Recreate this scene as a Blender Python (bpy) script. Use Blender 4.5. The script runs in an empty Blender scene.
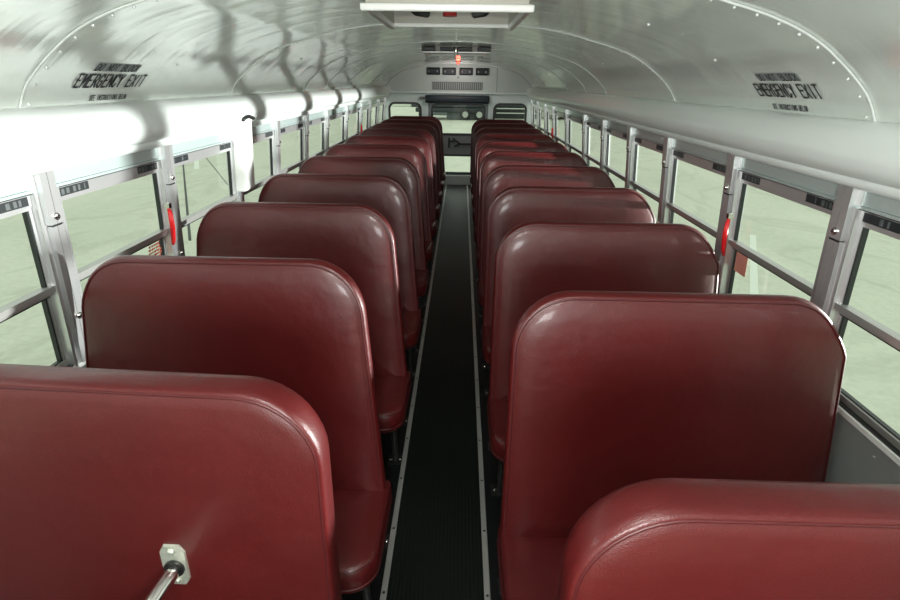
import bpy, bmesh, math, random
from mathutils import Vector, Matrix
random.seed(4)
C = bpy.context.scene.collection
SC = bpy.context.scene

# ------------------------------------------------------------------ camera
CX, CZ = 0.0738, 1.6125
PITCH, YAW, ROLL, F = 0.4303, -0.0170, 0.0144, 477.9
OFF = 0.0205                      # centre line of the bus
cam_d = bpy.data.cameras.new('camera'); cam = bpy.data.objects.new('camera', cam_d); C.objects.link(cam)
SC.camera = cam
cam_d.sensor_fit = 'HORIZONTAL'; cam_d.sensor_width = 36; cam_d.lens = 36 * F / 900
cam_d.clip_start = 0.02; cam_d.clip_end = 500
fw = Vector((math.sin(YAW) * math.cos(PITCH), math.cos(YAW) * math.cos(PITCH), -math.sin(PITCH)))
rt = Vector((math.cos(YAW), -math.sin(YAW), 0)); up = rt.cross(fw)
r2 = rt * math.cos(ROLL) + up * math.sin(ROLL); u2 = -rt * math.sin(ROLL) + up * math.cos(ROLL)
M = Matrix((r2, u2, -fw)).transposed().to_4x4(); M.translation = Vector((CX, 0, CZ)); cam.matrix_world = M

# ------------------------------------------------------------------ world, lamps, exposure
w = bpy.data.worlds.new('sky'); SC.world = w; w.use_nodes = True
bg = w.node_tree.nodes['Background']; bg.inputs[0].default_value = (0.93, 1.0, 0.92, 1); bg.inputs[1].default_value = 1.2
def area(name, loc, target, size, power, col=(1, 1, 1), sy=None):
    d = bpy.data.lights.new(name, 'AREA'); d.energy = power; d.color = col; d.size = size
    if sy: d.shape = 'RECTANGLE'; d.size_y = sy
    o = bpy.data.objects.new(name, d); C.objects.link(o); o.location = loc
    o.rotation_euler = (Vector(target) - Vector(loc)).to_track_quat('-Z', 'Y').to_euler(); return o
def spot(name, loc, target, power, cone, blend, rad, col=(1, 1, 1)):
    d = bpy.data.lights.new(name, 'SPOT'); d.energy = power; d.color = col; d.spot_size = math.radians(cone); d.spot_blend = blend; d.shadow_soft_size = rad
    o = bpy.data.objects.new(name, d); C.objects.link(o); o.location = loc; o.rotation_euler = (Vector(target) - Vector(loc)).to_track_quat('-Z', 'Y').to_euler()
spot('photo_strobe_outside', (5.5, 2.25, 0.80), (-1.1, 2.6, 1.75), 5200, 67, 0.5, 0.10)
area('fill_light_front', (-0.05, 0.32, 1.84), (-0.02, 2.0, 0.6), 0.22, 10, (1, 0.98, 0.94))  # added fill light for the front seats, no ceiling fixture behind it
area('photo_flash_bounced', (0.1, -0.5, 1.40), (0.1, 0.9, 1.87), 0.4, 27, (1, 1, 0.98))
area('fill_light_rear', (0.0, 7.55, 1.80), (0.0, 8.4, 1.45), 0.4, 3.2, (0.95, 1, 0.99))  # added fill that brightens the rear wall, not an actual fixture
SC.view_settings.view_transform = 'Standard'; SC.view_settings.look = 'None'
SC.view_settings.gamma = 1; SC.view_settings.use_curve_mapping = False; SC.view_settings.exposure = 0.0

# ------------------------------------------------------------------ materials
def mat(name, base, rough=0.5, metal=0.0, coat=0.0, bump=None, var=None, emit=None, spec=None):
    """bump=(scale, strength, (sx,sy,sz));  var=(colour2, scale, (sx,sy,sz))"""
    m = bpy.data.materials.new(name); m.use_nodes = True; nt = m.node_tree; b = nt.nodes['Principled BSDF']
    b.inputs['Base Color'].default_value = (*base, 1); b.inputs['Roughness'].default_value = rough
    b.inputs['Metallic'].default_value = metal; b.inputs['Coat Weight'].default_value = coat
    b.inputs['Coat Roughness'].default_value = 0.2
    if spec is not None: b.inputs['Specular IOR Level'].default_value = spec
    tc = nt.nodes.new('ShaderNodeTexCoord')
    def noise(scale, st, detail=4):
        mp = nt.nodes.new('ShaderNodeMapping'); mp.inputs['Scale'].default_value = st
        nt.links.new(tc.outputs['Object'], mp.inputs[0])
        n = nt.nodes.new('ShaderNodeTexNoise'); n.inputs['Scale'].default_value = scale; n.inputs['Detail'].default_value = detail
        nt.links.new(mp.outputs[0], n.inputs[0]); return n
    if bump:
        n = noise(bump[0], bump[2] if len(bump) > 2 else (1, 1, 1)); bp = nt.nodes.new('ShaderNodeBump')
        bp.inputs['Strength'].default_value = bump[1]; bp.inputs['Distance'].default_value = bump[3] if len(bump) > 3 else 0.01
        nt.links.new(n.outputs[0], bp.inputs['Height']); nt.links.new(bp.outputs[0], b.inputs['Normal'])
    if var:
        n = noise(var[1], var[2] if len(var) > 2 else (1, 1, 1)); mx = nt.nodes.new('ShaderNodeMix'); mx.data_type = 'RGBA'
        mx.inputs[6].default_value = (*base, 1); mx.inputs[7].default_value = (*var[0], 1)
        rp = nt.nodes.new('ShaderNodeMapRange'); rp.inputs[1].default_value = 0.35; rp.inputs[2].default_value = 0.65
        nt.links.new(n.outputs[0], rp.inputs[0]); nt.links.new(rp.outputs[0], mx.inputs[0]); nt.links.new(mx.outputs[2], b.inputs['Base Color'])
    if emit:
        b.inputs['Emission Color'].default_value = (*emit[0], 1); b.inputs['Emission Strength'].default_value = emit[1]
    return m
def two_scale_vinyl(name, base, c2):
    m = mat(name, base, 0.40, 0, 0.16, None, (c2, 3.0), spec=0.42)
    nt = m.node_tree; b = nt.nodes['Principled BSDF']; b.inputs['Coat Roughness'].default_value = 0.13; tc = [n for n in nt.nodes if n.type == 'TEX_COORD'][0]
    n1 = nt.nodes.new('ShaderNodeTexNoise'); n1.inputs['Scale'].default_value = 6; n1.inputs['Detail'].default_value = 3
    n2 = nt.nodes.new('ShaderNodeTexVoronoi'); n2.inputs['Scale'].default_value = 420
    for n in (n1, n2): nt.links.new(tc.outputs['Object'], n.inputs[0])
    b1 = nt.nodes.new('ShaderNodeBump'); b1.inputs['Strength'].default_value = 0.35; b1.inputs['Distance'].default_value = 0.02
    b2 = nt.nodes.new('ShaderNodeBump'); b2.inputs['Strength'].default_value = 0.35; b2.inputs['Distance'].default_value = 0.001
    nt.links.new(n1.outputs[0], b1.inputs['Height']); nt.links.new(n2.outputs[0], b2.inputs['Height'])
    nt.links.new(b1.outputs[0], b2.inputs['Normal']); nt.links.new(b2.outputs[0], b.inputs['Normal'])
    return m
VINYL = two_scale_vinyl('maroon_vinyl', (0.078, 0.0050, 0.0050), (0.065, 0.0042, 0.0043))
PIPING = mat('maroon_piping', (0.06, 0.006, 0.007), 0.4)
CEIL = mat('glossy_ceiling_paint', (0.78, 0.82, 0.78), 0.16, 0.42, 0.0, (1.5, 0.35, (0.25, 4.5, 0.25), 0.012))
COVE = mat('white_cove_paint', (0.74, 0.78, 0.76), 0.3, 0, 0.2)
HEAD = mat('pale_header_metal', (0.64, 0.75, 0.74), 0.26, 0.55)
REARW = mat('rear_wall_paint', (0.74, 0.82, 0.80), 0.4)
REARP = mat('rear_panel_paint', (0.50, 0.56, 0.52), 0.4)
ALU = mat('brushed_aluminium', (0.72, 0.73, 0.73), 0.32, 0.78, 0, (120, 0.15, (1, 1, 0.03), 0.001))
ALUD = mat('dull_aluminium', (0.42, 0.42, 0.40), 0.38, 0.6)
CHROME = mat('chrome', (0.75, 0.73, 0.70), 0.12, 1.0)
ZINC = mat('zinc_plate', (0.66, 0.68, 0.58), 0.35, 0.7, 0, (90, 0.3))
BLACK = mat('black_rubber', (0.010, 0.012, 0.011), 0.5)
GASK = mat('window_gasket', (0.012, 0.016, 0.015), 0.4)
PANEL = mat('grey_side_panel', (0.36, 0.39, 0.38), 0.38, 0.4, 0, (200, 0.1, (1, 0.1, 1), 0.001))
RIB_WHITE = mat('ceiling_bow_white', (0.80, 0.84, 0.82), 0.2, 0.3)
RED = mat('red_latch_plastic', (0.75, 0.015, 0.02), 0.4)
REDINK = mat('red_sticker_print', (0.72, 0.12, 0.08), 0.5)
INK = mat('black_lettering', (0.012, 0.016, 0.018), 0.5)
GREYINK = mat('grey_lettering_band', (0.09, 0.10, 0.10), 0.5)
DARKPAD = mat('dark_header_pad', (0.012, 0.020, 0.026), 0.45)
LENS = mat('dark_lens', (0.006, 0.008, 0.010), 0.4, spec=0.3)
GRILLE = mat('speaker_mesh', (0.13, 0.14, 0.135), 0.5)
STEEL = mat('black_frame_steel', (0.012, 0.012, 0.012), 0.3)
CREAM = mat('hatch_liner', (0.40, 0.39, 0.34), 0.4)
WHITEP = mat('white_edge_paint', (0.85, 0.87, 0.84), 0.25, 0, 0.3)
RAILW_ = mat('painted_glint', (.30, .32, .30), .5)
GAPSHADE = mat('painted_gap_shade', (.05, .055, .05), .5)  # tone of the shade painted into the ceiling-to-cove gap
LAMPRED = mat('red_indicator', (0.8, 0.02, 0.01), 0.3, emit=((1, 0.03, 0.01), 6))
def runner_mat():
    m = mat('ribbed_rubber', (0.004, 0.006, 0.005), 0.38, spec=0.25)
    nt = m.node_tree; b = nt.nodes['Principled BSDF']; tc = [n for n in nt.nodes if n.type == 'TEX_COORD'][0]
    wv = nt.nodes.new('ShaderNodeTexWave'); wv.bands_direction = 'X'; wv.inputs['Scale'].default_value = 22.0
    nt.links.new(tc.outputs['Object'], wv.inputs[0]); bp = nt.nodes.new('ShaderNodeBump'); bp.inputs['Distance'].default_value = 0.002; bp.inputs['Strength'].default_value = 0.7
    nt.links.new(wv.outputs[1], bp.inputs['Height']); nt.links.new(bp.outputs[0], b.inputs['Normal']); return m
RUNNER = runner_mat()
FLOORM = mat('black_floor_rubber', (0.004, 0.005, 0.005), 0.42, 0, 0, (60, 0.2), spec=0.25)
def glass_mat():
    m = bpy.data.materials.new('window_glass'); m.use_nodes = True; nt = m.node_tree; nt.nodes.clear()
    o = nt.nodes.new('ShaderNodeOutputMaterial'); t = nt.nodes.new('ShaderNodeBsdfTransparent'); g = nt.nodes.new('ShaderNodeBsdfGlossy')
    t.inputs[0].default_value = (0.94, 0.96, 0.94, 1); g.inputs['Roughness'].default_value = 0.02
    mx = nt.nodes.new('ShaderNodeMixShader'); fr = nt.nodes.new('ShaderNodeLayerWeight'); pw = nt.nodes.new('ShaderNodeMath'); pw.operation = 'POWER'; pw.inputs[1].default_value = 5
    md = nt.nodes.new('ShaderNodeMath'); md.operation = 'MULTIPLY_ADD'; md.inputs[1].default_value = 0.4; md.inputs[2].default_value = 0.02
    nt.links.new(fr.outputs['Facing'], pw.inputs[0]); nt.links.new(pw.outputs[0], md.inputs[0]); nt.links.new(md.outputs[0], mx.inputs[0]); nt.links.new(t.outputs[0], mx.inputs[1]); nt.links.new(g.outputs[0], mx.inputs[2]); nt.links.new(mx.outputs[0], o.inputs[0])
    return m
GLASS = glass_mat()
def ground_mat():
    m = mat('pale_pavement', (0.45, 0.51, 0.37), 0.85)
    nt = m.node_tree; b = nt.nodes['Principled BSDF']; tc = [n for n in nt.nodes if n.type == 'TEX_COORD'][0]
    def ns(scale, sc, det=6, dist=0):
        mp = nt.nodes.new('ShaderNodeMapping'); mp.inputs['Scale'].default_value = sc; nt.links.new(tc.outputs['Object'], mp.inputs[0])
        n = nt.nodes.new('ShaderNodeTexNoise'); n.inputs['Scale'].default_value = scale; n.inputs['Detail'].default_value = det; n.inputs['Distortion'].default_value = dist
        nt.links.new(mp.outputs[0], n.inputs[0]); return n
    n1 = ns(0.5, (1, .35, 1), 6, 1.2); n2 = ns(14, (1, 1, 1), 8); n3 = ns(.45, (1, .5, 1), 6, 1.0)
    r1 = nt.nodes.new('ShaderNodeValToRGB'); r1.color_ramp.elements[0].position = 0.3; r1.color_ramp.elements[0].color = (0.53, 0.57, 0.455, 1)
    r1.color_ramp.elements[1].position = 0.7; r1.color_ramp.elements[1].color = (0.60, 0.635, 0.515, 1)
    r2 = nt.nodes.new('ShaderNodeValToRGB'); r2.color_ramp.elements[0].position = 0.3; r2.color_ramp.elements[0].color = (0.90, 0.90, 0.90, 1); r2.color_ramp.elements[1].position = 0.6
    r3 = nt.nodes.new('ShaderNodeValToRGB'); r3.color_ramp.elements[0].position = 0.475; r3.color_ramp.elements[1].position = 0.5
    e = r3.color_ramp.elements.new(0.525); r3.color_ramp.elements[0].color = (1, 1, 1, 1); r3.color_ramp.elements[1].color = (0.88, 0.88, 0.88, 1); e.color = (1, 1, 1, 1)
    nt.links.new(n1.outputs[0], r1.inputs[0]); nt.links.new(n2.outputs[0], r2.inputs[0]); nt.links.new(n3.outputs[0], r3.inputs[0])
    prev = r1.outputs[0]
    for r in (r2, r3):
        mx = nt.nodes.new('ShaderNodeMix'); mx.data_type = 'RGBA'; mx.blend_type = 'MULTIPLY'; mx.inputs[0].default_value = 1
        nt.links.new(prev, mx.inputs[6]); nt.links.new(r.outputs[0], mx.inputs[7]); prev = mx.outputs[2]
    nt.links.new(prev, b.inputs['Base Color'])
    return m
GROUND = ground_mat()

# ------------------------------------------------------------------ helpers
def obj(name, bm, m, parent=None, smooth=False, angle=None):
    bmesh.ops.recalc_face_normals(bm, faces=bm.faces)
    me = bpy.data.meshes.new(name); bm.to_mesh(me); bm.free()
    for mm in (m if isinstance(m, (list, tuple)) else [m]): me.materials.append(mm)
    if smooth or angle:
        for p in me.polygons: p.use_smooth = True
        if angle: me.set_sharp_from_angle(angle=math.radians(angle))
    o = bpy.data.objects.new(name, me); C.objects.link(o)
    if parent: o.parent = parent
    return o
def struct(name, bm, m, **k):
    o = obj(name, bm, m, **k); o['kind'] = 'structure'; return o
def thing(name, label, cat, loc=(0, 0, 0), group=None, kind=None):
    o = bpy.data.objects.new(name, None); C.objects.link(o); o.location = loc; o.empty_display_size = 0.05
    if kind: o['kind'] = kind
    if label: o['label'] = label; o['category'] = cat
    if group: o['group'] = group
    return o
def tag(o, label, cat, group=None, kind=None):
    o['label'] = label; o['category'] = cat
    if group: o['group'] = group
    if kind: o['kind'] = kind
    return o
def box(bm, x0, x1, y0, y1, z0, z1, bev=0):
    vs = [bm.verts.new(p) for p in ((x0, y0, z0), (x1, y0, z0), (x1, y1, z0), (x0, y1, z0), (x0, y0, z1), (x1, y0, z1), (x1, y1, z1), (x0, y1, z1))]
    fs = [bm.faces.new([vs[i] for i in f]) for f in ((0, 3, 2, 1), (4, 5, 6, 7), (0, 1, 5, 4), (1, 2, 6, 5), (2, 3, 7, 6), (3, 0, 4, 7))]
    if bev:
        es = list({e for f in fs for e in f.edges}); bmesh.ops.bevel(bm, geom=es, offset=bev, segments=2, affect='EDGES', profile=0.5)
    return bm
def tube(bm, pts, r, seg=12, cap=True):
    pts = [Vector(p) for p in pts]; rings = []; n = len(pts); ref = None
    for i, p in enumerate(pts):
        d = (pts[min(i + 1, n - 1)] - pts[max(i - 1, 0)]).normalized()
        if ref is None: ref = d.orthogonal().normalized()
        ref = (ref - d * ref.dot(d)).normalized(); b = d.cross(ref); rr = r[i] if isinstance(r, (list, tuple)) else r
        rings.append([bm.verts.new(p + (ref * math.cos(a) + b * math.sin(a)) * rr) for a in [2 * math.pi * k / seg for k in range(seg)]])
    for a, b in zip(rings, rings[1:]):
        for k in range(seg): bm.faces.new((a[k], a[(k + 1) % seg], b[(k + 1) % seg], b[k]))
    if cap: bm.faces.new(rings[0][::-1]); bm.faces.new(rings[-1])
    return bm
def rrect(x0, x1, z0, z1, rs, seg=8):
    """rounded rectangle outline, radii (bottom-left, bottom-right, top-right, top-left)"""
    if not isinstance(rs, (list, tuple)): rs = (rs,) * 4
    pts = []
    for (cx, cz, a0, r) in ((x0, z0, 180, rs[0]), (x1, z0, 270, rs[1]), (x1, z1, 0, rs[2]), (x0, z1, 90, rs[3])):
        r = max(r, 1e-4); ox = cx + (r if cx == x0 else -r); oz = cz + (r if cz == z0 else -r)
        for k in range(seg + 1):
            a = math.radians(a0 + 90 * k / seg); pts.append((ox + r * math.cos(a), oz + r * math.sin(a)))
    return pts
def pillow(bm, x0, x1, z0, z1, rs, layers, put):
    """layers = [(inset, depth)...]; put(x, z, d) -> Vector"""
    rings = []
    for ins, d in layers:
        rr = [max(r - ins, 0.004) for r in rs]
        rings.append([bm.verts.new(put(x, z, d)) for x, z in rrect(x0 + ins, x1 - ins, z0 + ins, z1 - ins, rr, 10)])
    n = len(rings[0])
    for a, b in zip(rings, rings[1:]):
        for k in range(n): bm.faces.new((a[k], a[(k + 1) % n], b[(k + 1) % n], b[k]))
    bm.faces.new(rings[0][::-1]); bm.faces.new(rings[-1])
    return bm
def smooth_curve(pts, n=6):
    out = []
    for i in range(len(pts) - 1):
        p0 = pts[max(i - 1, 0)]; p1 = pts[i]; p2 = pts[i + 1]; p3 = pts[min(i + 2, len(pts) - 1)]
        for k in range(n):
            t = k / n; out.append(tuple(0.5 * (2 * p1[j] + (p2[j] - p0[j]) * t + (2 * p0[j] - 5 * p1[j] + 4 * p2[j] - p3[j]) * t * t + (3 * p1[j] - p0[j] - 3 * p2[j] + p3[j]) * t ** 3) for j in (0, 1)))
    out.append(pts[-1]); return out
def sphere(bm, c, r, sx=1, sy=1, sz=1, u=10, v=6):
    m = Matrix.Translation(c) @ Matrix.Diagonal((r * sx, r * sy, r * sz, 1)); bmesh.ops.create_uvsphere(bm, u_segments=u, v_segments=v, radius=1, matrix=m); return bm

# ------------------------------------------------------------------ setting: outside ground
YB = 8.31            # rear wall
YF = -1.0            # open front end of the shell (windscreen side, behind the camera)
GZ = -0.95
bm = bmesh.new(); box(bm, -90, 90, -40, 140, GZ - 0.2, GZ); g = struct('ground', bm, GROUND); g['label'] = 'pale grey green pavement around the bus'

# ------------------------------------------------------------------ floor
XW = 1.2
bm = bmesh.new(); box(bm, OFF - XW - .03, OFF + XW + .03, YF, YB + .05, -0.06, 0.0); struct('floor', bm, FLOORM)
bm = bmesh.new(); box(bm, OFF - .168, OFF + .168, YF, YB - .02, 0.0, 0.006); o = tag(obj('aisle_runner', bm, RUNNER), 'black ribbed rubber runner down the middle of the aisle', 'floor mat')
for k, s in ((1, -1), (2, 1)):
    bm = bmesh.new(); xc = OFF + s * .178
    box(bm, xc - .011, xc + .011, YF, YB - .02, 0.0, 0.009, .003)
    o = struct('trim_%d' % k, bm, ALUD)
    bm = bmesh.new()
    for i in range(30): sphere(bm, (xc, 0.55 + i * .26, .009), .005, 1, 1, .4)
    r = obj('screw', bm, STEEL, o, True); r['kind'] = 'stuff'

# ------------------------------------------------------------------ ceiling profile
PROF = [(1.141, 1.529), (1.132, 1.545), (1.10, 1.59), (1.05, 1.635), (1.0, 1.672), (.95, 1.705), (.884, 1.738), (.81, 1.765), (.746, 1.783), (.683, 1.798), (.6, 1.82), (.45, 1.847), (.3, 1.86), (.15, 1.87), (0, 1.873)]
HALF = smooth_curve(PROF, 4)
FULL = [(-x, z) for x, z in HALF] + [(x, z) for x, z in HALF[::-1][1:]]
def arc_point(s, side):
    """point on the ceiling at arc length s above the cove line; returns (x, z, inward normal x, z)"""
    acc = 0
    for a, b in zip(HALF, HALF[1:]):
        L = math.hypot(b[0] - a[0], b[1] - a[1])
        if acc + L >= s or b is HALF[-1]:
            t = (s - acc) / L; x = a[0] + (b[0] - a[0]) * t; z = a[1] + (b[1] - a[1]) * t
            nx, nz = -(b[1] - a[1]) / L, (b[0] - a[0]) / L
            return OFF + side * x, z, side * nx, nz
        acc += L
def ribbon(bm, prof, y0, y1, thick, off=OFF, outward=1, ny=1):
    """extrude profile (x,z) along y with thickness pushed along its normal"""
    n = len(prof); nr = []
    for i in range(n):
        a = prof[max(i - 1, 0)]; b = prof[min(i + 1, n - 1)]; L = math.hypot(b[0] - a[0], b[1] - a[1]); nr.append((-(b[1] - a[1]) / L * outward, (b[0] - a[0]) / L * outward))
    ys = [y0 + (y1 - y0) * k / ny for k in range(ny + 1)]
    inn = [[bm.verts.new((off + p[0], y, p[1])) for p in prof] for y in ys]
    out = [[bm.verts.new((off + p[0] + q[0] * thick, y, p[1] + q[1] * thick)) for p, q in zip(prof, nr)] for y in ys]
    for k in range(ny):
        for i in range(n - 1):
            bm.faces.new((inn[k][i], inn[k][i + 1], inn[k + 1][i + 1], inn[k + 1][i])); bm.faces.new((out[k][i], out[k + 1][i], out[k + 1][i + 1], out[k][i + 1]))
        for i in (0, n - 1): bm.faces.new((inn[k][i], inn[k + 1][i], out[k + 1][i], out[k][i]))
    for k in (0, ny):
        for i in range(n - 1): bm.faces.new((inn[k][i], out[k][i], out[k][i + 1], inn[k][i + 1]))
    return bm
HATCH = [(1.80, 2.42), (4.45, 5.05)]      # roof hatches: y range
ys = [YF, HATCH[0][0], HATCH[0][1], HATCH[1][0], HATCH[1][1], YB]
bm = bmesh.new()
hx = .250
inner = [p for p in FULL if abs(p[0]) > hx + .01]
def zc(x): 
    x = abs(x)
    for a, b in zip(HALF, HALF[1:]):
        if b[0] <= x <= a[0]: return a[1] + (b[1] - a[1]) * (a[0] - x) / (a[0] - b[0])
    return 1.873
LEFTP = [p for p in FULL if p[0] < -hx - .01] + [(-hx, zc(hx))]
RIGHTP = [(hx, zc(hx))] + [p for p in FULL if p[0] > hx + .01]
MIDP = [(-hx, zc(hx))] + [p for p in FULL if abs(p[0]) < hx - .005] + [(hx, zc(hx))]
ribbon(bm, LEFTP, YF, YB, .03); ribbon(bm, RIGHTP, YF, YB, .03)
for i in (0, 2, 4): ribbon(bm, MIDP, ys[i], ys[i + 1], .03)
struct('ceiling', bm, CEIL, smooth=True, angle=40)

PY = [0.72, 1.3635, 1.9864, 2.6545, 3.2685, 3.9144, 4.5469, 5.3524, 6.1546, 6.7681, 7.4608, 8.12]   # window post positions
# lap seams (bows) across the roof with their rivets
trim_n = 3
for bi, yb in enumerate((PY[1], PY[3], PY[5], PY[6], PY[7], PY[9])):
    o = thing('trim_%d' % trim_n, None, None, (OFF, yb, 1.5), kind='structure'); trim_n += 1
    bm = bmesh.new(); 
    pr = [(x * .9985, z - .0015) for x, z in FULL]
    if yb == PY[3] or True: ribbon(bm, pr, yb - .004, yb + .040, .002, outward=1)
    s = obj('lap_strip', bm, CEIL, o, smooth=True, angle=40); s.location = (-OFF, -yb, -1.5)
    bm = bmesh.new(); tube(bm, [(OFF + x * .998, yb - .005, z - .003) for x, z in FULL], .0032 if bi == 0 else .0028, 8)
    s = obj('bead', bm, RIB_WHITE, o, smooth=True); s.location = (-OFF, -yb, -1.5)
    if bi < 3:
        bm = bmesh.new(); Ltot = sum(math.hypot(b[0] - a[0], b[1] - a[1]) for a, b in zip(HALF, HALF[1:]))
        n = int(Ltot / .062)
        for side in (-1, 1):
            for k in range(n + (1 if side > 0 else 0)):
                x, z, nx, nz = arc_point(.012 + k * .062, side)
                sphere(bm, (x + nx * .003, yb + .024, z + nz * .003), .0042 if bi == 0 else .003, u=8, v=5)
        s = obj('rivet', bm, RIB_WHITE, o, smooth=True); s.location = (-OFF, -yb, -1.5); s['kind'] = 'stuff'
# stray ceiling screws
for (yy, ss, side) in ((1.985, .175, -1), (1.959, .241, 1), (1.894, .543, 1), (3.3, .3, 1), (3.2, .3, -1)):
    x, z, nx, nz = arc_point(ss, side); bm = bmesh.new(); sphere(bm, (x, yy, z), .006, u=10, v=6)
    o = struct('trim_%d' % trim_n, bm, RIB_WHITE, smooth=True); trim_n += 1

# ------------------------------------------------------------------ side walls: cove, header, posts, sill, lower panel
COVEP = [(1.160, 1.519), (1.128, 1.517), (1.104, 1.500), (1.090, 1.472), (1.086, 1.445), (1.094, 1.418), (1.112, 1.402), (1.128, 1.397), (1.134, 1.390), (1.130, 1.382), (1.133, 1.372), (1.150, 1.368)]
COVEC = smooth_curve(COVEP, 3)
def wx(s, z, inset=0.0): return OFF + s * (1.150 + (1.357 - z) * .105 - inset)
def wbox(bm, s, y0, y1, z0, z1, i0, i1):
    """box on the leaning window plane; insets measured inwards"""
    v = []
    for z in (z0, z1):
        for (y, i) in ((y0, i0), (y1, i0), (y1, i1), (y0, i1)): v.append(bm.verts.new((wx(s, z, i), y, z)))
    for f in ((0, 1, 2, 3), (4, 5, 6, 7), (0, 1, 5, 4), (1, 2, 6, 5), (2, 3, 7, 6), (3, 0, 4, 7)): bm.faces.new([v[k] for k in f])
    return bm
win_n = 1
WALLP = [(1.2165, .724), (1.2165, .10), (1.2165, 0.0)]
for s, side in ((-1, 'left'), (1, 'right')):
    # lower side panel
    bm = bmesh.new(); x0 = OFF + s * 1.2165; box(bm, min(x0, x0 + s * .04), max(x0, x0 + s * .04), YF, YB + .03, 0, .722)
    wl = struct('wall_' + side, bm, PANEL)
    bm = bmesh.new()
    for k in range(60): sphere(bm, (x0, YF + .1 + k * .15, .68), .004, u=8, v=5)
    rv = obj('rivet', bm, ALUD, wl, True); rv['kind'] = 'stuff'
    # rounded cove in sections
    joints = [YF, PY[2] + .15, PY[3] + .3, PY[4] + .55, PY[6] + .2, PY[7] + .45, PY[9], YB]
    bm = bmesh.new(); ribbon(bm, [(s * x, z) for x, z in COVEC], YF, YB, .012, outward=(1 if s < 0 else -1)); 
    struct('trim_%d' % trim_n, bm, COVE, smooth=True, angle=50); trim_n += 1
    for j in ([PY[3] - .08, PY[6] - .1, PY[9]] if s > 0 else []):
        bm = bmesh.new(); tube(bm, [(OFF + s * (x - .0005), j, z) for x, z in COVEC[2:]], .0022, 6); struct('trim_%d' % trim_n, bm, RIB_WHITE, smooth=True); trim_n += 1
    bm = bmesh.new(); tube(bm, [(OFF + s * 1.137, YF, 1.5245), (OFF + s * 1.137, YB, 1.5245)], .0035, 6); struct('trim_%d' % trim_n, bm, GAPSHADE, smooth=True); trim_n += 1  # dark strip standing in for the shaded gap under the ceiling edge
    # header band over the windows
    bm = bmesh.new(); wbox(bm, s, YF, YB, 1.318, 1.372, -.03, .003); wbox(bm, s, YF, YB, 1.306, 1.317, -.03, .007)
    struct('trim_%d' % trim_n, bm, HEAD); trim_n += 1
    # sill
    bm = bmesh.new(); wbox(bm, s, YF, YB, .722, .738, -.03, .012); struct('trim_%d' % trim_n, bm, WHITEP); trim_n += 1
    bm = bmesh.new(); wbox(bm, s, YF, YB, .738, .744, -.03, .004); struct('trim_%d' % trim_n, bm, GASK); trim_n += 1
    # posts
    for i, y in enumerate(PY):
        o = thing('trim_%d' % trim_n, None, None, (0, 0, 0), kind='structure'); trim_n += 1
        bm = bmesh.new(); wbox(bm, s, y - .046, y + .046, .738, 1.368, -.034, .006)
        wbox(bm, s, y - .046, y - .036, .738, 1.31, .006, .012); wbox(bm, s, y + .036, y + .046, .738, 1.31, .006, .012)
        obj('post_sheet', bm, ALU, o)
        bm = bmesh.new(); wbox(bm, s, y - .024, y - .001, .738, 1.205, .006, .020); wbox(bm, s, y + .001, y + .024, .738, 1.205, .006, .020); obj('lower_cover', bm, ALU, o)
        bm = bmesh.new(); wbox(bm, s, y - .026, y - .001, 1.21, 1.372, .006, .023); wbox(bm, s, y + .001, y + .026, 1.21, 1.372, .006, .023); obj('upper_cover', bm, ALU, o)
        bm = bmesh.new(); wbox(bm, s, y - .020, y + .020, 1.203, 1.212, .006, .0205); obj('black_slot', bm, BLACK, o); bm = bmesh.new(); wbox(bm, s, y - .003, y + .003, 1.372, 1.388, .004, .022); obj('black_notch', bm, BLACK, o)
        for z in (1.232, .903):
            bm = bmesh.new(); c = Vector((wx(s, z, .022), y + .0, z))
            tube(bm, [c, c + Vector((-s * .004, 0, 0))], .011, 14); tube(bm, [c + Vector((-s * .004, 0, 0)), c + Vector((-s * .009, 0, 0))], [.0085, .006], 12)
            sc = obj('screw', bm, CHROME, o, True, 40)
            bm = bmesh.new(); tube(bm, [c + Vector((-s * .0088, 0, 0)), c + Vector((-s * .0094, 0, 0))], .003, 8); 
            sub = obj('socket', bm, BLACK, sc)
    # windows between posts
    for i in range(len(PY) - 1):
        y0, y1 = PY[i] + .046, PY[i + 1] - .046
        if i == 10: pass
        o = thing('window_%d' % win_n, None, None, (0, 0, 0), kind='structure'); win_n += 1
        bm = bmesh.new()
        wbox(bm, s, y0, y1, 1.272, 1.306, -.022, .000); wbox(bm, s, y0, y1, 1.262, 1.272, -.022, -.004)
        wbox(bm, s, y0, y0 + .012, 1.0, 1.262, -.022, -.004); wbox(bm, s, y1 - .012, y1, 1.0, 1.262, -.022, -.004)
        obj('upper_sash_frame', bm, ALU, o)
        bm = bmesh.new(); wbox(bm, s, y0, y1, 1.010, 1.028, -.022, .008); wbox(bm, s, y0, y1, .999, 1.010, -.022, -.002); obj('middle_rail', bm, ALUD, o)
        bm = bmesh.new(); wbox(bm, s, y0, y1, .744, .764, -.034, -.010); wbox(bm, s, y0, y0 + .010, .764, 1.0, -.034, -.016); wbox(bm, s, y1 - .010, y1, .764, 1.0, -.034, -.016); obj('lower_sash_frame', bm, ALUD, o)
        bm = bmesh.new()
        for (a, b) in ((y0 + .012, y0 + .018), (y1 - .018, y1 - .012)): wbox(bm, s, a, b, 1.028, 1.262, -.020, -.006); wbox(bm, s, a, b, .764, 1.0, -.032, -.018)
        wbox(bm, s, y0 + .012, y1 - .012, .993, .999, -.028, -.006); wbox(bm, s, y0, y1, .764, .768, -.032, -.018); wbox(bm, s, y0, y1, 1.306, 1.3085, -.02, .0075)
        obj('gasket', bm, GASK, o)
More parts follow.
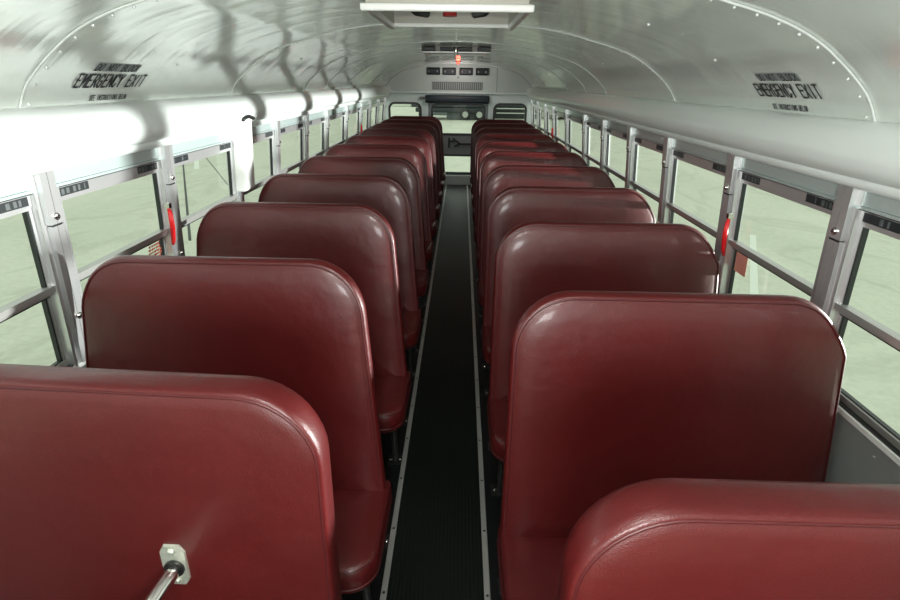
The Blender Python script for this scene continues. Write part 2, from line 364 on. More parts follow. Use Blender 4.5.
        bm = bmesh.new(); wbox(bm, s, y0 + .012, y1 - .012, 1.020, 1.266, -.015, -.012); obj('upper_pane', bm, GLASS, o)
        bm = bmesh.new(); wbox(bm, s, y0 + .008, y1 - .008, .760, 1.005, -.027, -.024); obj('lower_pane', bm, GLASS, o)
        # black warning labels at the ends of the top rail
        if i < 8:
            for (a, b) in ((y0 + .012, y0 + .135), (y1 - .135, y1 - .012)):
                bm = bmesh.new(); wbox(bm, s, a, b, 1.277, 1.302, 0, .0012); lb = obj('warning_label', bm, INK, o)
                bm = bmesh.new(); yy = a + .006
                while yy < b - .012:
                    wd = random.uniform(.004, .014)
                    if random.random() < .7: wbox(bm, s, yy, yy + wd, 1.281, 1.298, .0012, .0017)
                    yy += wd + random.uniform(.004, .016)
                if len(bm.verts): obj('label_print', bm, GREYINK, lb)
                else: bm.free()
        # emergency latch on the far jamb
        if i in (1, 7):
            ys_ = y1 - .004
            bm = bmesh.new(); z0 = 1.115
            P = [Vector((wx(s, z, ins), ys_ + dy, z)) for z, ins, dy in ((1.118, .018, .004), (1.095, .030, -.008), (1.060, .034, -.012), (1.03, .030, -.004), (.98, .022, .006), (.955, .014, .010))]
            tube(bm, P, [.006, .009, .010, .010, .0085, .006], 8)
            P = [Vector((wx(s, z, ins), ys_ + dy, z)) for z, ins, dy in ((1.118, .018, .006), (1.08, .020, .016), (1.04, .022, .012))]
            tube(bm, P, [.005, .006, .006], 8)
            lt = obj('latch_handle', bm, RED, o, True)
            bm = bmesh.new(); wbox(bm, s, ys_ - .004, ys_ + .014, 1.115, 1.135, .006, .026); obj('latch_bracket', bm, CHROME, lt)
            bm = bmesh.new()
            a, b = y1 - .115, y1 - .022
            if s < 0:
                z = .992
                for r in range(7):
                    yy = a + .004 + random.uniform(0, .01)
                    while yy < b - .006:
                        wd = random.uniform(.006, .018); wbox(bm, s, yy, min(yy + wd, b), z - .009, z, -.0235, -.0225); yy += wd + random.uniform(.002, .006)
                    z -= .0135
            else:
                wbox(bm, s, a + .01, b, .90, .985, -.0235, -.0225)
            obj('red_sticker', bm, REDINK if s < 0 else mat('pink_sticker', (.75, .30, .24), .5), o)
# white padded post cover on the left, behind the third post
bm = bmesh.new(); s = -1; y = PY[3] + .02
pillow(bm, y - .062, y + .062, 1.04, 1.422, (.012, .012, .02, .02), [(.0, .0), (.0, .050), (.006, .064), (.016, .068)], lambda a, z, d: Vector((wx(-1, z, d), a, z)))
o = struct('trim_%d' % trim_n, bm, WHITEP, smooth=True, angle=40); trim_n += 1
bm = bmesh.new(); tube(bm, [Vector((wx(-1, 1.405, .070), y - .066 + .132 * k / 8, 1.414 + .012 * math.sin(math.pi * k / 8))) for k in range(9)], .010, 8); obj('black_cap', bm, BLACK, o, True)

# ------------------------------------------------------------------ rear wall
def polywall(bm, outer, holes, y, t):
    loops = []
    for lp in [outer] + holes:
        vs = [bm.verts.new((x, y, z)) for x, z in lp]; es = [bm.edges.new((vs[k], vs[(k + 1) % len(vs)])) for k in range(len(vs))]; loops.append(vs)
    bmesh.ops.triangle_fill(bm, use_beauty=True, use_dissolve=False, edges=list(bm.edges))
    r = bmesh.ops.extrude_face_region(bm, geom=list(bm.faces)); bmesh.ops.translate(bm, vec=(0, t, 0), verts=[e for e in r['geom'] if isinstance(e, bmesh.types.BMVert)])
    return bm
def ring_gasket(bm, x0, x1, z0, z1, r, y, wd=.022, th=.02):
    a = rrect(x0 - wd / 2, x1 + wd / 2, z0 - wd / 2, z1 + wd / 2, r + wd / 2, 8); b = rrect(x0 + wd / 2, x1 - wd / 2, z0 + wd / 2, z1 - wd / 2, max(r - wd / 2, .01), 8)
    n = len(a); R = []
    for yy in (y - th, y + th):
        R.append(([bm.verts.new((p[0], yy, p[1])) for p in a], [bm.verts.new((p[0], yy, p[1])) for p in b]))
    for k in range(n):
        j = (k + 1) % n
        bm.faces.new((R[0][0][k], R[0][0][j], R[0][1][j], R[0][1][k])); bm.faces.new((R[1][0][k], R[1][0][j], R[1][1][j], R[1][1][k]))
        bm.faces.new((R[0][0][k], R[0][0][j], R[1][0][j], R[1][0][k])); bm.faces.new((R[0][1][k], R[0][1][j], R[1][1][j], R[1][1][k]))
    return bm
DOOR = (-.50, .54, .02, 1.40)
lw = (-1.095, -.585, .80, 1.275); rw = (.60, 1.115, .80, 1.28)
outer = [(OFF - 1.25, 0), (OFF + 1.25, 0), (OFF + 1.22, .73), (OFF + 1.15, 1.38), (OFF + 1.15, 1.44), (OFF - 1.15, 1.44), (OFF - 1.15, 1.38), (OFF - 1.22, .73)]
bm = bmesh.new(); polywall(bm, outer, [rrect(*lw, .09), rrect(*rw, .09), [(DOOR[0], .005), (DOOR[1], .005), (DOOR[1], DOOR[3]), (DOOR[0], DOOR[3])]], YB, .05)
struct('wall_back', bm, REARW)
for n, q in ((win_n, lw), (win_n + 1, rw)):
    o = thing('window_%d' % n, None, None, kind='structure')
    bm = bmesh.new(); ring_gasket(bm, *q, .09, YB + .01, .03, .022); obj('gasket', bm, GASK, o)
    bm = bmesh.new(); box(bm, q[0], q[1], YB + .014, YB + .018, q[2], q[3]); obj('pane', bm, GLASS, o)
# upper rear bulkhead panel
bm = bmesh.new(); up_out = [(OFF - 1.141, 1.44)] + [(OFF + x, z) for x, z in FULL] + [(OFF + 1.141, 1.44)]
polywall(bm, up_out, [], YB - .03, .06); struct('wall_back_upper', bm, REARP)
bm = bmesh.new(); tube(bm, [(OFF + x * .99, YB - .035, z - .010) for x, z in FULL], .012, 8); struct('trim_%d' % trim_n, bm, RIB_WHITE, smooth=True); trim_n += 1  # white rim paint stands in for the highlight along the rear arch
bm = bmesh.new(); box(bm, OFF - 1.13, OFF + 1.13, YB - .07, YB - .028, 1.425, 1.45, .008); struct('trim_%d' % trim_n, bm, REARW); trim_n += 1
bm = bmesh.new(); box(bm, .62, .625, YB - .034, YB - .028, 1.45, 1.80); struct('trim_%d' % trim_n, bm, GRILLE); trim_n += 1
bm = bmesh.new(); box(bm, -.30, .34, YB - .10, YB - .01, .0, .155, .006); struct('trim_%d' % trim_n, bm, REARP); trim_n += 1
# emergency door
door = thing('door_1', None, None, (0, 0, 0), kind='structure')
wu = (-.40, .445, .81, 1.27); wd_ = (-.33, .37, .185, .475)
bm = bmesh.new(); polywall(bm, [(DOOR[0] + .01, .02), (DOOR[1] - .01, .02), (DOOR[1] - .01, DOOR[3] - .01), (DOOR[0] + .01, DOOR[3] - .01)], [rrect(*wu, .07), rrect(*wd_, .05)], YB - .004, .04)
obj('door_panel', bm, mat('door_grey', (.22, .24, .24), .45), door)
bm = bmesh.new(); ring_gasket(bm, *wu, .07, YB, .032, .016); ring_gasket(bm, *wd_, .05, YB, .03, .016); obj('gasket', bm, GASK, door)
bm = bmesh.new(); box(bm, wu[0], wu[1], YB + .012, YB + .016, wu[2], wu[3]); obj('upper_pane', bm, GLASS, door)
bm = bmesh.new(); box(bm, wd_[0], wd_[1], YB + .012, YB + .016, wd_[2], wd_[3]); obj('lower_pane', bm, GLASS, door)
bm = bmesh.new()
for p, q in (((-.12, .755), (-.12, .60)), ((-.12, .70), (-.03, .70)), ((-.06, .75), (.06, .66)), ((-.03, .625), (.06, .66)), ((.04, .66), (.30, .66))):
    tube(bm, [(p[0], YB - .03, p[1]), (q[0], YB - .03, q[1])], .013, 8)
tube(bm, [(.29, YB - .03, .66), (.29, YB, .66)], .015, 8); tube(bm, [(-.12, YB - .03, .68), (-.12, YB, .68)], .012, 8)
obj('door_handle', bm, BLACK, door)
for s_ in (-1, 1):
    bm = bmesh.new(); xx = OFF + s_ * .505; box(bm, xx - .02, xx + .02, YB - .018, YB + .0, .16, 1.42, .004); struct('trim_%d' % trim_n, bm, REARW); trim_n += 1
bm = bmesh.new(); pillow(bm, -.507, .515, 1.285, 1.40, (.015, .015, .015, .015), [(.006, .0), (0, .01), (0, .06), (.012, .075), (.03, .08)], lambda a, z, d: Vector((a, YB - .02 - d, z)))
tag(obj('header_pad', bm, DARKPAD, smooth=True, angle=50), 'long dark padded cushion above the rear emergency door', 'pad')
bm = bmesh.new(); box(bm, -.60, -.52, YB - .05, YB - .0, 1.335, 1.375, .005); tag(obj('buzzer_box', bm, GRILLE), 'small grey box left of the dark pad above the rear door', 'buzzer')
# speaker grille
t = thing('speaker_grille', 'wide grey perforated grille panel above the rear door', 'grille', (0, YB - .03, 1.54))
bm = bmesh.new(); box(bm, -.40, .40, -.012, 0, -.06, .055, .003); obj('backing', bm, GRILLE, t)
for k in range(24):
    bm = bmesh.new(); x = -.385 + k * .0335; box(bm, x - .003, x + .003, -.016, -.012, -.052, .047); obj('slat', bm, REARP, t)
# four flasher housings
for k, x in enumerate((-.378, -.132, .134, .389)):
    t = thing('flasher_lamp', '%s of four dark rectangular flasher boxes over the rear door' % ('leftmost', 'second from left', 'third from left', 'rightmost')[k], 'lamp', (x, YB - .03, 1.745), group='flasher boxes over the rear door')
    bm = bmesh.new(); pillow(bm, -.105, .105, -.052, .052, (.012,) * 4, [(0, 0), (0, .02), (.006, .026), (.012, .024), (.016, .018)], lambda a, z, d: Vector((a, -d, z))); obj('housing', bm, LENS, t)
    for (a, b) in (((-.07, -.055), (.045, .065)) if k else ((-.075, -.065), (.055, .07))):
        bm = bmesh.new(); box(bm, a, b, -.021, -.018, -.018, .010, .002); obj('lens_glint', bm, RAILW_, t)  # pale blocks painting the white reflections on the dark boxes
bm = bmesh.new(); tube(bm, [(.01, YB - .03, 1.66), (.01, YB - .045, 1.66)], .012, 10); tag(obj('panel_lock', bm, STEEL), 'small round lock under the flasher boxes', 'lock')
# red indicator lamp
t = thing('indicator_lamp', 'glowing red indicator lamp on the ceiling above the rear door', 'lamp', (.012, 7.75, 1.872))
bm = bmesh.new(); sphere(bm, (0, 0, -.018), .024, 1, 1, .8, 16, 10); obj('lens', bm, LAMPRED, t, True)
bm = bmesh.new(); tube(bm, [(0, 0, -.012), (0, 0, 0)], .04, 18); obj('base', bm, STEEL, t)
pl = bpy.data.lights.new('indicator_glow', 'POINT'); pl.energy = 1.0; pl.color = (1, .05, .02); pl.shadow_soft_size = .03
po = bpy.data.objects.new('indicator_glow', pl); C.objects.link(po); po.location = (.012, 7.72, 1.825)

# ------------------------------------------------------------------ roof hatches
def hatch(y0, y1, label, far=0):
    yc = (y0 + y1) / 2; t = thing('roof_hatch', label, 'hatch', (OFF, yc, 1.86)); hy = (y1 - y0) / 2
    zt = .026; hx = .250
    bm = bmesh.new()
    for (a, b, c, d) in ((-hx - .012, hx + .012, -hy - .012, -hy + .0), (-hx - .012, hx + .012, hy, hy + .012), (-hx - .012, -hx, -hy, hy), (hx, hx + .012, -hy, hy)):
        box(bm, a, b, c, d, -.024, zt)
    obj('well', bm, CREAM, t)
    bm = bmesh.new()
    box(bm, -hx - .03, hx + .03, -hy - .024, -hy - .004, -.046, -.024, .006); 
    obj('front_lip', bm, WHITEP if far < 1 else ALUD, t)
    if far:
        for k in range(4):
            bm = bmesh.new(); xx = -.225 + k * .15; box(bm, xx - .055, xx + .055, -hy - .10, -hy - .036, -.030, .0, .004); obj('dark_vent_slot', bm, LENS, t)
        bm = bmesh.new(); tube(bm, [(0, -hy - .06, -.06), (0, -hy - .06, -.02), (0, -hy - .06, .0)], [.018, .014, .02], 12); obj('knob', bm, CHROME, t, True, 40)
    bm = bmesh.new(); box(bm, -hx - .012, hx + .012, hy - .002, hy + .022, -.034, -.018, .004); obj('rear_lip', bm, WHITEP, t)
    for sx in (-1, 1):
        bm = bmesh.new(); box(bm, min(sx * hx, sx * (hx + .024)), max(sx * hx, sx * (hx + .024)), -hy, hy, -.044, -.02, .005); obj('side_lip', bm, ALU, t)
    bm = bmesh.new(); box(bm, -hx - .012, hx + .012, -hy - .012, hy + .012, zt - .003, zt + .02); obj('lid', bm, CREAM, t)
    bm = bmesh.new(); box(bm, -.12, .12, .16, .23, zt - .012, zt - .003, .003); obj('label_panel', bm, WHITEP, t)
    for sx in (-1, 1):
        bm = bmesh.new(); tube(bm, [(sx * .17, .05, zt - .006), (sx * .14, .14, zt - .022), (sx * .10, .22, zt - .018)], [.008, .014, .016], 8); obj('latch_lever', bm, BLACK, t, True)
    bm = bmesh.new(); tube(bm, [(0, .05, zt - .003), (0, .05, zt - .02), (0, .05, zt - .03), (0, .05, zt - .045)], [.012, .012, .026, .028], 14); obj('red_knob', bm, mat('dark_red_knob', (.35, .02, .02), .4), t, True, 40)
hatch(*HATCH[0], 'open roof escape hatch with white lip nearest the camera')
hatch(*HATCH[1], 'far roof hatch with dark slots in front, near the red lamp', 1)

# ------------------------------------------------------------------ lettering on the ceiling
GLYPH = {'D': [[(0, 0), (0, 1), (.6, 1), (1, .8), (1, .2), (.6, 0), (0, 0)]], 'O': [[(.3, 0), (0, .2), (0, .8), (.3, 1), (.7, 1), (1, .8), (1, .2), (.7, 0), (.3, 0)]],
         'N': [[(0, 0), (0, 1), (1, 0), (1, 1)]], 'T': [[(0, 1), (1, 1)], [(.5, 1), (.5, 0)]], 'B': [[(0, 0), (0, 1), (.7, 1), (.95, .85), (.95, .65), (.7, .52), (0, .52)], [(.7, .52), (1, .38), (1, .15), (.7, 0), (0, 0)]],
         'L': [[(0, 1), (0, 0), (1, 0)]], 'C': [[(1, .78), (.7, 1), (.3, 1), (0, .8), (0, .2), (.3, 0), (.7, 0), (1, .22)]], 'K': [[(0, 0), (0, 1)], [(1, 1), (0, .42)], [(.35, .62), (1, 0)]],
         'E': [[(1, 1), (0, 1), (0, 0), (1, 0)], [(0, .52), (.8, .52)]], 'M': [[(0, 0), (0, 1), (.5, .35), (1, 1), (1, 0)]], 'R': [[(0, 0), (0, 1), (.7, 1), (1, .85), (1, .62), (.7, .48), (0, .48)], [(.55, .48), (1, 0)]],
         'G': [[(1, .78), (.7, 1), (.3, 1), (0, .8), (0, .2), (.3, 0), (.7, 0), (1, .2), (1, .45), (.55, .45)]], 'Y': [[(0, 1), (.5, .5), (1, 1)], [(.5, .5), (.5, 0)]], 'X': [[(0, 0), (1, 1)], [(0, 1), (1, 0)]],
         'I': [[(.5, 0), (.5, 1)]], 'S': [[(1, .8), (.7, 1), (.3, 1), (0, .8), (0, .62), (.3, .52), (.7, .48), (1, .38), (1, .2), (.7, 0), (.3, 0), (0, .2)]], 'U': [[(0, 1), (0, .2), (.3, 0), (.7, 0), (1, .2), (1, 1)]],
         'W': [[(0, 1), (.25, 0), (.5, .65), (.75, 0), (1, 1)]]}
def wall_text(parent, txt, side, ya, yb, s0, s1, m, name, lift=.0018, pen=.13):
    """condensed sign-painter capitals laid on the curved ceiling"""
    adv = (yb - ya) / (len(txt) - .3); cw = adv * .68; th = (s1 - s0) * pen; bm = bmesh.new(); sg = 1 if yb > ya else -1
    def P(y, q):
        x, z, nx, nz = arc_point(q, side); return bm.verts.new((x + nx * lift, y, z + nz * lift))
    for i, ch in enumerate(txt):
        for st in GLYPH.get(ch, []):
            pts = [(ya + adv * i + cw * u, s0 + th / 2 + (s1 - s0 - th) * v) for u, v in st]
            for (p, q) in zip(pts, pts[1:]):
                d = Vector((q[0] - p[0], q[1] - p[1])); L = d.length; d /= L; n = Vector((-d.y, d.x)) * th / 2; e = d * th * .35
                bm.faces.new([P(p[0] - e.x - n.x, p[1] - e.y - n.y), P(q[0] + e.x - n.x, q[1] + e.y - n.y), P(q[0] + e.x + n.x, q[1] + e.y + n.y), P(p[0] - e.x + n.x, p[1] - e.y + n.y)])
    return obj(name, bm, m, parent)
def band(parent, side, ya, yb, s0, s1, m, name, lift):
    bm = bmesh.new(); R = []
    for k in range(5):
        x, z, nx, nz = arc_point(s0 + (s1 - s0) * k / 4, side); R.append([bm.verts.new((x + nx * lift, y, z + nz * lift)) for y in (ya, yb)])
    for a, b in zip(R, R[1:]): bm.faces.new((a[0], a[1], b[1], b[0]))
    return obj(name, bm, m, parent)
for side, ya, yb, lab in ((-1, 1.535, 1.862, 'black emergency exit lettering on the ceiling over left windows'), (1, 1.858, 1.535, 'black emergency exit lettering on the ceiling over right windows')):
    sg = thing('exit_lettering', lab, 'sign')
    d = 1 if side < 0 else -1
    ym = ya + (yb - ya) * (9 - .3) / (14 - .3); yn = ya + (yb - ya) * 10 / (14 - .3)
    wall_text(sg, 'EMERGENCY', side, ya, ym, .058, .115, INK, 'emergency_word', pen=.125)
    wall_text(sg, 'EXIT', side, yn, yb, .058, .115, INK, 'exit_word', pen=.125)
    bx = (1.577, 1.780) if side < 0 else (1.795, 1.588)
    band(sg, side, bx[0] - d * .004, bx[1] + d * .004, .126, .162, mat('lettering_band', (.30, .33, .33), .5), 'upper_band', .0009)
    wall_text(sg, 'DO NOT BLOCK', side, bx[0], bx[1], .128, .160, INK, 'warning_words')
    bx = (1.622, 1.802) if side < 0 else (1.804, 1.624)
    wall_text(sg, 'SEE INSTRUCTIONS BELOW', side, bx[0], bx[1], .012, .032, INK, 'instruction_words')

# ------------------------------------------------------------------ seats
LEAN = .13
def back_put(yc, z_top, lean=LEAN):
    return lambda x, z, d: Vector((x, yc + d - (z_top - z) * lean, z))
def taper_put(side, xi, xo, yc, z_top, lean, t_in, t_out, t_max):
    def put(x, z, d):
        f = (x - xi) / (xo - xi); k = max(0.0, 1.04 - z); k = k * k / (k + .07)
        return Vector((x + side * (min(t_max, k * t_out) * f - k * t_in * (1 - f)), yc + d - (z_top - z) * lean, z))
    return put
def seat(side, label):
    """origin: floor point under the top of the backrest"""
    t = thing('bus_seat', label, 'seat', (0, 0, 0), group='maroon vinyl bench seats along the %s side' % ('left' if side < 0 else 'right'))
    if side < 0: xi, xo, ci = -.214, -1.088, -.150
    else: xi, xo, ci = .226, 1.116, .224
    xa, xb = min(xi, xo), max(xi, xo); rin, rout = .165, .16
    rs = (.03, .03, rout if side > 0 else rin, rin if side > 0 else rout)
    zt, zb = (1.116 if side < 0 else 1.100), .275
    put = taper_put(side, xi, xo, -.045, zt, LEAN, .077 if side < 0 else 0.0, .27 if side < 0 else .5, .10 if side < 0 else .095)
    L = [(.10, .026), (.03, .026), (.012, .020), (.004, .010), (0, -.002), (0, -.012), (.003, -.026), (.009, -.033), (.012, -.030), (.017, -.033), (.035, -.039), (.07, -.044), (.12, -.047), (.2, -.048)]
    bm = bmesh.new(); pillow(bm, xa, xb, zb, zt, rs, L, put); obj('backrest', bm, VINYL, t, smooth=True)
    bm = bmesh.new(); pts = [put(x, z, -.0315) for x, z in rrect(xa + .011, xb - .011, zb + .011, zt - .011, [max(r - .011, .01) for r in rs], 10)]; pts.append(pts[0]); tube(bm, pts, .0028, 6, False); obj('piping', bm, PIPING, t, smooth=True)
    # cushion
    ca, cb = (-1.11, ci) if side < 0 else (ci, 1.15)
    yb_, yf_ = -.115, -.50
    rc = .09
    rs2 = (.02 if side < 0 else rc, rc if side < 0 else .02, .02, .02)
    cz = lambda y, d: .262 + d + (yb_ - y) * .05
    cput = lambda x, y, d: Vector((x, y, cz(y, d)))
    L = [(.04, -.062), (.012, -.058), (.0, -.045), (-.002, -.0), (0, .030), (.010, .044), (.022, .048), (.05, .053), (.10, .056)]
    bm = bmesh.new(); pillow(bm, ca, cb, yf_, yb_, rs2, L, cput); cu = obj('cushion', bm, VINYL, t, smooth=True)
    for d, ins, nm in ((.0375, .004, 'upper_seam'), (-.030, -.001, 'lower_seam')):
        bm = bmesh.new(); pts = [cput(x, y, d) for x, y in rrect(ca + ins, cb - ins, yf_ + ins, yb_ - ins, [max(r - ins, .01) for r in rs2], 8)]; pts.append(pts[0]); tube(bm, pts, .0025, 6, False); obj(nm, bm, PIPING, cu, smooth=True)
    # steel frame with legs
    bm = bmesh.new(); ix = ci + side * .05; ox = xo - side * .03
    tube(bm, [(ix, yf_ + .05, .20), (ix, yb_, .185), (ix, -.10, .30)], .012, 8); tube(bm, [(ox, yf_ + .05, .20), (ox, yb_, .185), (ox, -.10, .30)], .012, 8)
    tube(bm, [(ix, yf_ + .07, .20), (ox, yf_ + .07, .20)], .012, 8); tube(bm, [(ix, yb_ - .02, .188), (ox, yb_ - .02, .188)], .012, 8); obj('seat_frame', bm, STEEL, t, smooth=True)
    for yy in (yf_ + .09, yb_ - .02):
        bm = bmesh.new(); tube(bm, [(ix, yy, .19), (ix, yy, .004)], .013, 10); box(bm, ix - .035, ix + .035, yy - .03, yy + .03, .0, .006); lg = obj('leg', bm, STEEL, t, smooth=True, angle=40)
        for dx in (-.022, .022):
            bm = bmesh.new(); sphere(bm, (ix + dx, yy, .007), .007, 1, 1, .6); obj('floor_bolt', bm, CHROME, lg, True)
    bm = bmesh.new(); tube(bm, [(ci + side * .03, -.135, .285), (ci + side * .002, -.135, .285)], [.012, .010], 12); obj('hinge_bolt', bm, CHROME, t, True, 40)
    return t
def copy_tree(o, parent=None):
    c = o.copy(); C.objects.link(c); c.parent = parent
    for ch in list(o.children): copy_tree(ch, c)
    return c
ORD = ('first', 'second', 'third', 'fourth', 'fifth', 'sixth', 'seventh', 'eighth', 'ninth', 'tenth')
for side, d0 in ((-1, 1.409), (1, 1.2413)):
    nm = 'left' if side < 0 else 'right'; proto = seat(side, '')
    def lab(i):
        if i == 0: return 'maroon vinyl bench seat directly behind the %s barrier' % nm
        if i == 9: return 'rearmost maroon vinyl bench seat on the %s by the rear wall' % nm
        return 'maroon vinyl bench seat %s from the front on the %s of the aisle' % (ORD[i], nm)
    for i in range(10):
        o = proto if i == 0 else copy_tree(proto)
        o.location = (0, d0 + .71 * i, 0); o['label'] = lab(i)

# ------------------------------------------------------------------ front barriers
def barrier(side, yc, label):
    t = thing('front_barrier', label, 'barrier', (0, yc, 0))
    if side < 0: xi, xo = -.178, -1.12
    else: xi, xo = .240, 1.16
    xa, xb = min(xi, xo), max(xi, xo); rs = (.03, .03, .155, .155)
    zt, zb = (1.088 if side < 0 else 1.098), .30
    tilt = .030 if side < 0 else 0
    put = lambda x, z, d: Vector((x, d - (zt - z) * .09, z + abs(x - xi) * tilt))
    L = [(.10, .046), (.03, .045), (.012, .038), (.003, .024), (0, .006), (0, -.022), (.002, -.034), (.007, -.040), (.011, -.0375), (.015, -.040), (.035, -.044), (.10, -.046), (.18, -.046)]
    bm = bmesh.new(); pillow(bm, xa, xb, zb, zt, rs, L, put); obj('padded_panel', bm, VINYL, t, smooth=True)
    bm = bmesh.new(); pts = [put(x, z, -.039) for x, z in rrect(xa + .010, xb - .010, zb + .010, zt - .010, [max(r - .010, .01) for r in rs], 10)]; pts.append(pts[0]); tube(bm, pts, .0026, 6, False); obj('piping', bm, PIPING, t, smooth=True)
    for x in (xi + side * .06, xo - side * .06):
        bm = bmesh.new(); tube(bm, [put(x, .40, .01), put(x, .30, .01), (x, -.075, .004)], .014, 10); box(bm, x - .035, x + .035, -.105, -.045, 0, .006); obj('leg', bm, STEEL, t, smooth=True, angle=40)
    return t, put
bl, put = barrier(-1, .745, 'maroon padded barrier at lower left with chrome grab rail')
barrier(1, .50, 'maroon padded barrier at lower right corner in front of seats')
# bracket and rail on the left barrier
bx_, bz_ = -.500, .682
bm = bmesh.new()
oct_ = [(-.016, -.052), (.016, -.052), (.026, -.036), (.026, .036), (.016, .052), (-.016, .052), (-.026, .036), (-.026, -.036)]
f0 = [bm.verts.new(put(bx_ + a, bz_ + b, -.0465)) for a, b in oct_]; f1 = [bm.verts.new(put(bx_ + a * .96, bz_ + b * .97, -.0515)) for a, b in oct_]
bm.faces.new(f0); bm.faces.new(f1)
for k in range(8): bm.faces.new((f0[k], f0[(k + 1) % 8], f1[(k + 1) % 8], f1[k]))
br = obj('rail_bracket', bm, ZINC, bl)
for dz in (-.038, .038):
    bm = bmesh.new(); c = put(bx_, bz_ + dz, -.0515); tube(bm, [c, c + Vector((0, -.003, 0)), c + Vector((0, -.006, 0))], [.009, .008, .005], 14); obj('screw', bm, ZINC, br, True, 40)
bm = bmesh.new(); c = put(bx_, bz_ - .005, -.05)
tube(bm, [c, c + Vector((0, -.007, 0))], .021, 18); obj('rail_collar', bm, STEEL, br, True, 40)
bm = bmesh.new()
pts = [c + Vector((0, -.001, 0)), c + Vector((0, -.020, -.001)), c + Vector((-.003, -.034, -.003)), c + Vector((-.014, -.09, -.012)), c + Vector((-.045, -.22, -.045)), c + Vector((-.055, -.27, -.07)), c + Vector((-.06, -.29, -.13)), c + Vector((-.06, -.29, -.665))]
tube(bm, pts, .0145, 14); obj('grab_rail', bm, CHROME, bl, True)

# ------------------------------------------------------------------ outside, seen through the windows
def strip(name, label, cat, a, b, wd, m, h=.004):
    a = Vector((*a, GZ)); b = Vector((*b, GZ)); d = (b - a).normalized(); n = Vector((-d.y, d.x, 0)) * wd / 2; bm = bmesh.new()
    lo = [bm.verts.new(p) for p in (a - n, a + n, b + n, b - n)]; hi = [bm.verts.new(p + Vector((0, 0, h))) for p in (a - n, a + n, b + n, b - n)]
    bm.faces.new(lo[::-1]); bm.faces.new(hi)
    for k in range(4): bm.faces.new((lo[k], lo[(k + 1) % 4], hi[(k + 1) % 4], hi[k]))
    return tag(obj(name, bm, m), label, cat)
DARK_LINE = mat('dark_reflection_tone', (.02, .024, .022), .6); PALE_LINE = mat('pale_reflection_tone', (.68, .74, .64), .7)  # tones for reflections painted as lines on the pavement
strip('dark_reflection', 'dark reflection line laid on the pavement outside the left windows', 'painted reflection', (-10.0, 17.7), (-4.55, 7.8), .045, DARK_LINE)
strip('dark_reflection', 'thin diagonal reflection line laid on pavement beside the padded left post', 'painted reflection', (-8.9, 17.2), (-6.0, 12.5), .03, mat('thin_reflection_tone', (.10, .12, .10), .6))
strip('pale_reflection', 'pale reflection line laid on the pavement outside the left windows', 'painted line', (-10.9, 20.5), (-8.0, 14.8), .14, PALE_LINE)
strip('pale_reflection', 'pale reflection line laid on the pavement outside the right windows', 'painted line', (5.6, 8.8), (4.0, 5.85), .10, PALE_LINE)
TYRE = mat('tyre', (.012, .013, .013), .7); DARKV = mat('dark_vehicle_paint', (.02, .028, .030), .3); HUB = mat('wheel_rim', (.40, .42, .38), .35, .5); GREYV = mat('chassis_grey', (.10, .12, .12), .5); RAILW = mat('pale_chassis_rail', (.55, .58, .52), .5)
def wheel(par, x, y, z, r, axis='y', wd=.22):
    a = Vector((0, wd / 2, 0)) if axis == 'y' else Vector((wd / 2, 0, 0)); c = Vector((x, y, z))
    bm = bmesh.new(); tube(bm, [c - a, c - a * .8, c + a * .8, c + a], [r * .93, r, r, r * .93], 24); wo = obj('wheel', bm, TYRE, par, True, 40)
    bm = bmesh.new(); tube(bm, [c - a * 1.06, c + a * 1.06], r * .55, 18); obj('rim', bm, HUB, wo, True, 40)
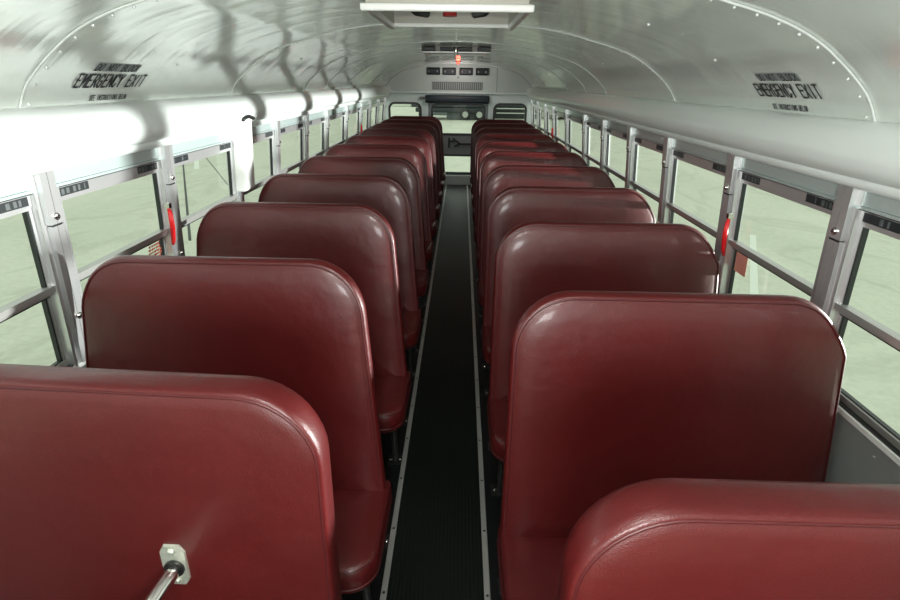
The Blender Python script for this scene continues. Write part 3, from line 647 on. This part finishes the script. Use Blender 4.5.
# truck behind the rear door
t = thing('parked_truck', 'dark parked truck seen through the rear door window', 'truck', (0, 36.5, GZ))
bm = bmesh.new(); box(bm, -3.2, 2.05, 0, 2.4, .50, .80, .05); box(bm, -3.1, 1.95, .1, 2.3, .80, 2.6, .08); obj('body', bm, DARKV, t)
bm = bmesh.new(); box(bm, -2.2, -1.0, -.05, .15, .30, .50, .02); box(bm, -1.0, 1.95, .3, .9, .03, .55, .02); obj('underframe', bm, GREYV, t)
for x, y in ((1.35, 0), (1.35, 2.4), (.35, 0), (.35, 2.4), (-2.6, 0), (-2.6, 2.4)): wheel(t, x, y, .38, .38)
t = thing('flatbed_trailer', 'flatbed trailer with pale rails seen through right rear window', 'trailer', (0, 38.5, GZ))
bm = bmesh.new(); box(bm, 2.4, 8.2, .1, 2.4, .85, 2.2, .05); obj('load', bm, DARKV, t)
for z in (.72, .40):
    bm = bmesh.new(); box(bm, 2.7, 8.3, -.05, .05, z - .035, z + .035, .012); obj('side_rail', bm, RAILW, t)
bm = bmesh.new(); box(bm, 2.3, 8.2, .2, 2.3, .02, .86, .01); obj('underframe', bm, mat('underframe_shade', (.015, .02, .018), .6), t)  # underframe box carried down to stand for the dark ground beneath
for x in (6.3, 7.4): wheel(t, x, 0, .38, .38); wheel(t, x, 2.4, .38, .38)
def car(x, y, rot, label):
    t = thing('parked_car', label, 'car', (x, y, GZ)); t.rotation_euler = (0, 0, rot)
    bm = bmesh.new(); prof = [(-2.2, .28), (2.2, .28), (2.25, .6), (2.1, .82), (1.15, .92), (.55, 1.38), (-1.0, 1.42), (-1.75, .98), (-2.2, .92)]
    for yy in (-.85, .85): pass
    a = [bm.verts.new((p[0], -.85, p[1])) for p in prof]; b = [bm.verts.new((p[0], .85, p[1])) for p in prof]
    bm.faces.new(a); bm.faces.new(b[::-1]); n = len(prof)
    for k in range(n): bm.faces.new((a[k], a[(k + 1) % n], b[(k + 1) % n], b[k]))
    bmesh.ops.bevel(bm, geom=list(bm.edges), offset=.06, segments=2, affect='EDGES'); obj('body', bm, DARKV, t, True, 40)
    bm = bmesh.new(); box(bm, -1.3, .75, -.87, .87, .98, 1.28, .04); obj('side_glass', bm, LENS, t)
    for xx in (-1.35, 1.4):
        for yy in (-.8, .8): wheel(t, xx, yy, .32, .32)
car(10.6, 44.0, .0, 'dark parked car far off through the right windows')
car(11.2, 24.6, 1.25, 'dark car shape added for a wedge of shade through the right windows')  # car shape added where there is only a dark wedge of shade
bm = bmesh.new(); box(bm, -8.4, -5.2, 54.0, 54.5, GZ, GZ + .32, .05); tag(obj('concrete_curb', bm, mat('pale_concrete', (.62, .66, .55), .8)), 'long pale concrete curb far off through the left rear window', 'curb')
bm = bmesh.new(); box(bm, -5.15, -4.3, 53.9, 54.6, GZ, GZ + .5, .06); tag(obj('dark_crate', bm, DARKV), 'small dark block at the right end of the far curb', 'crate')
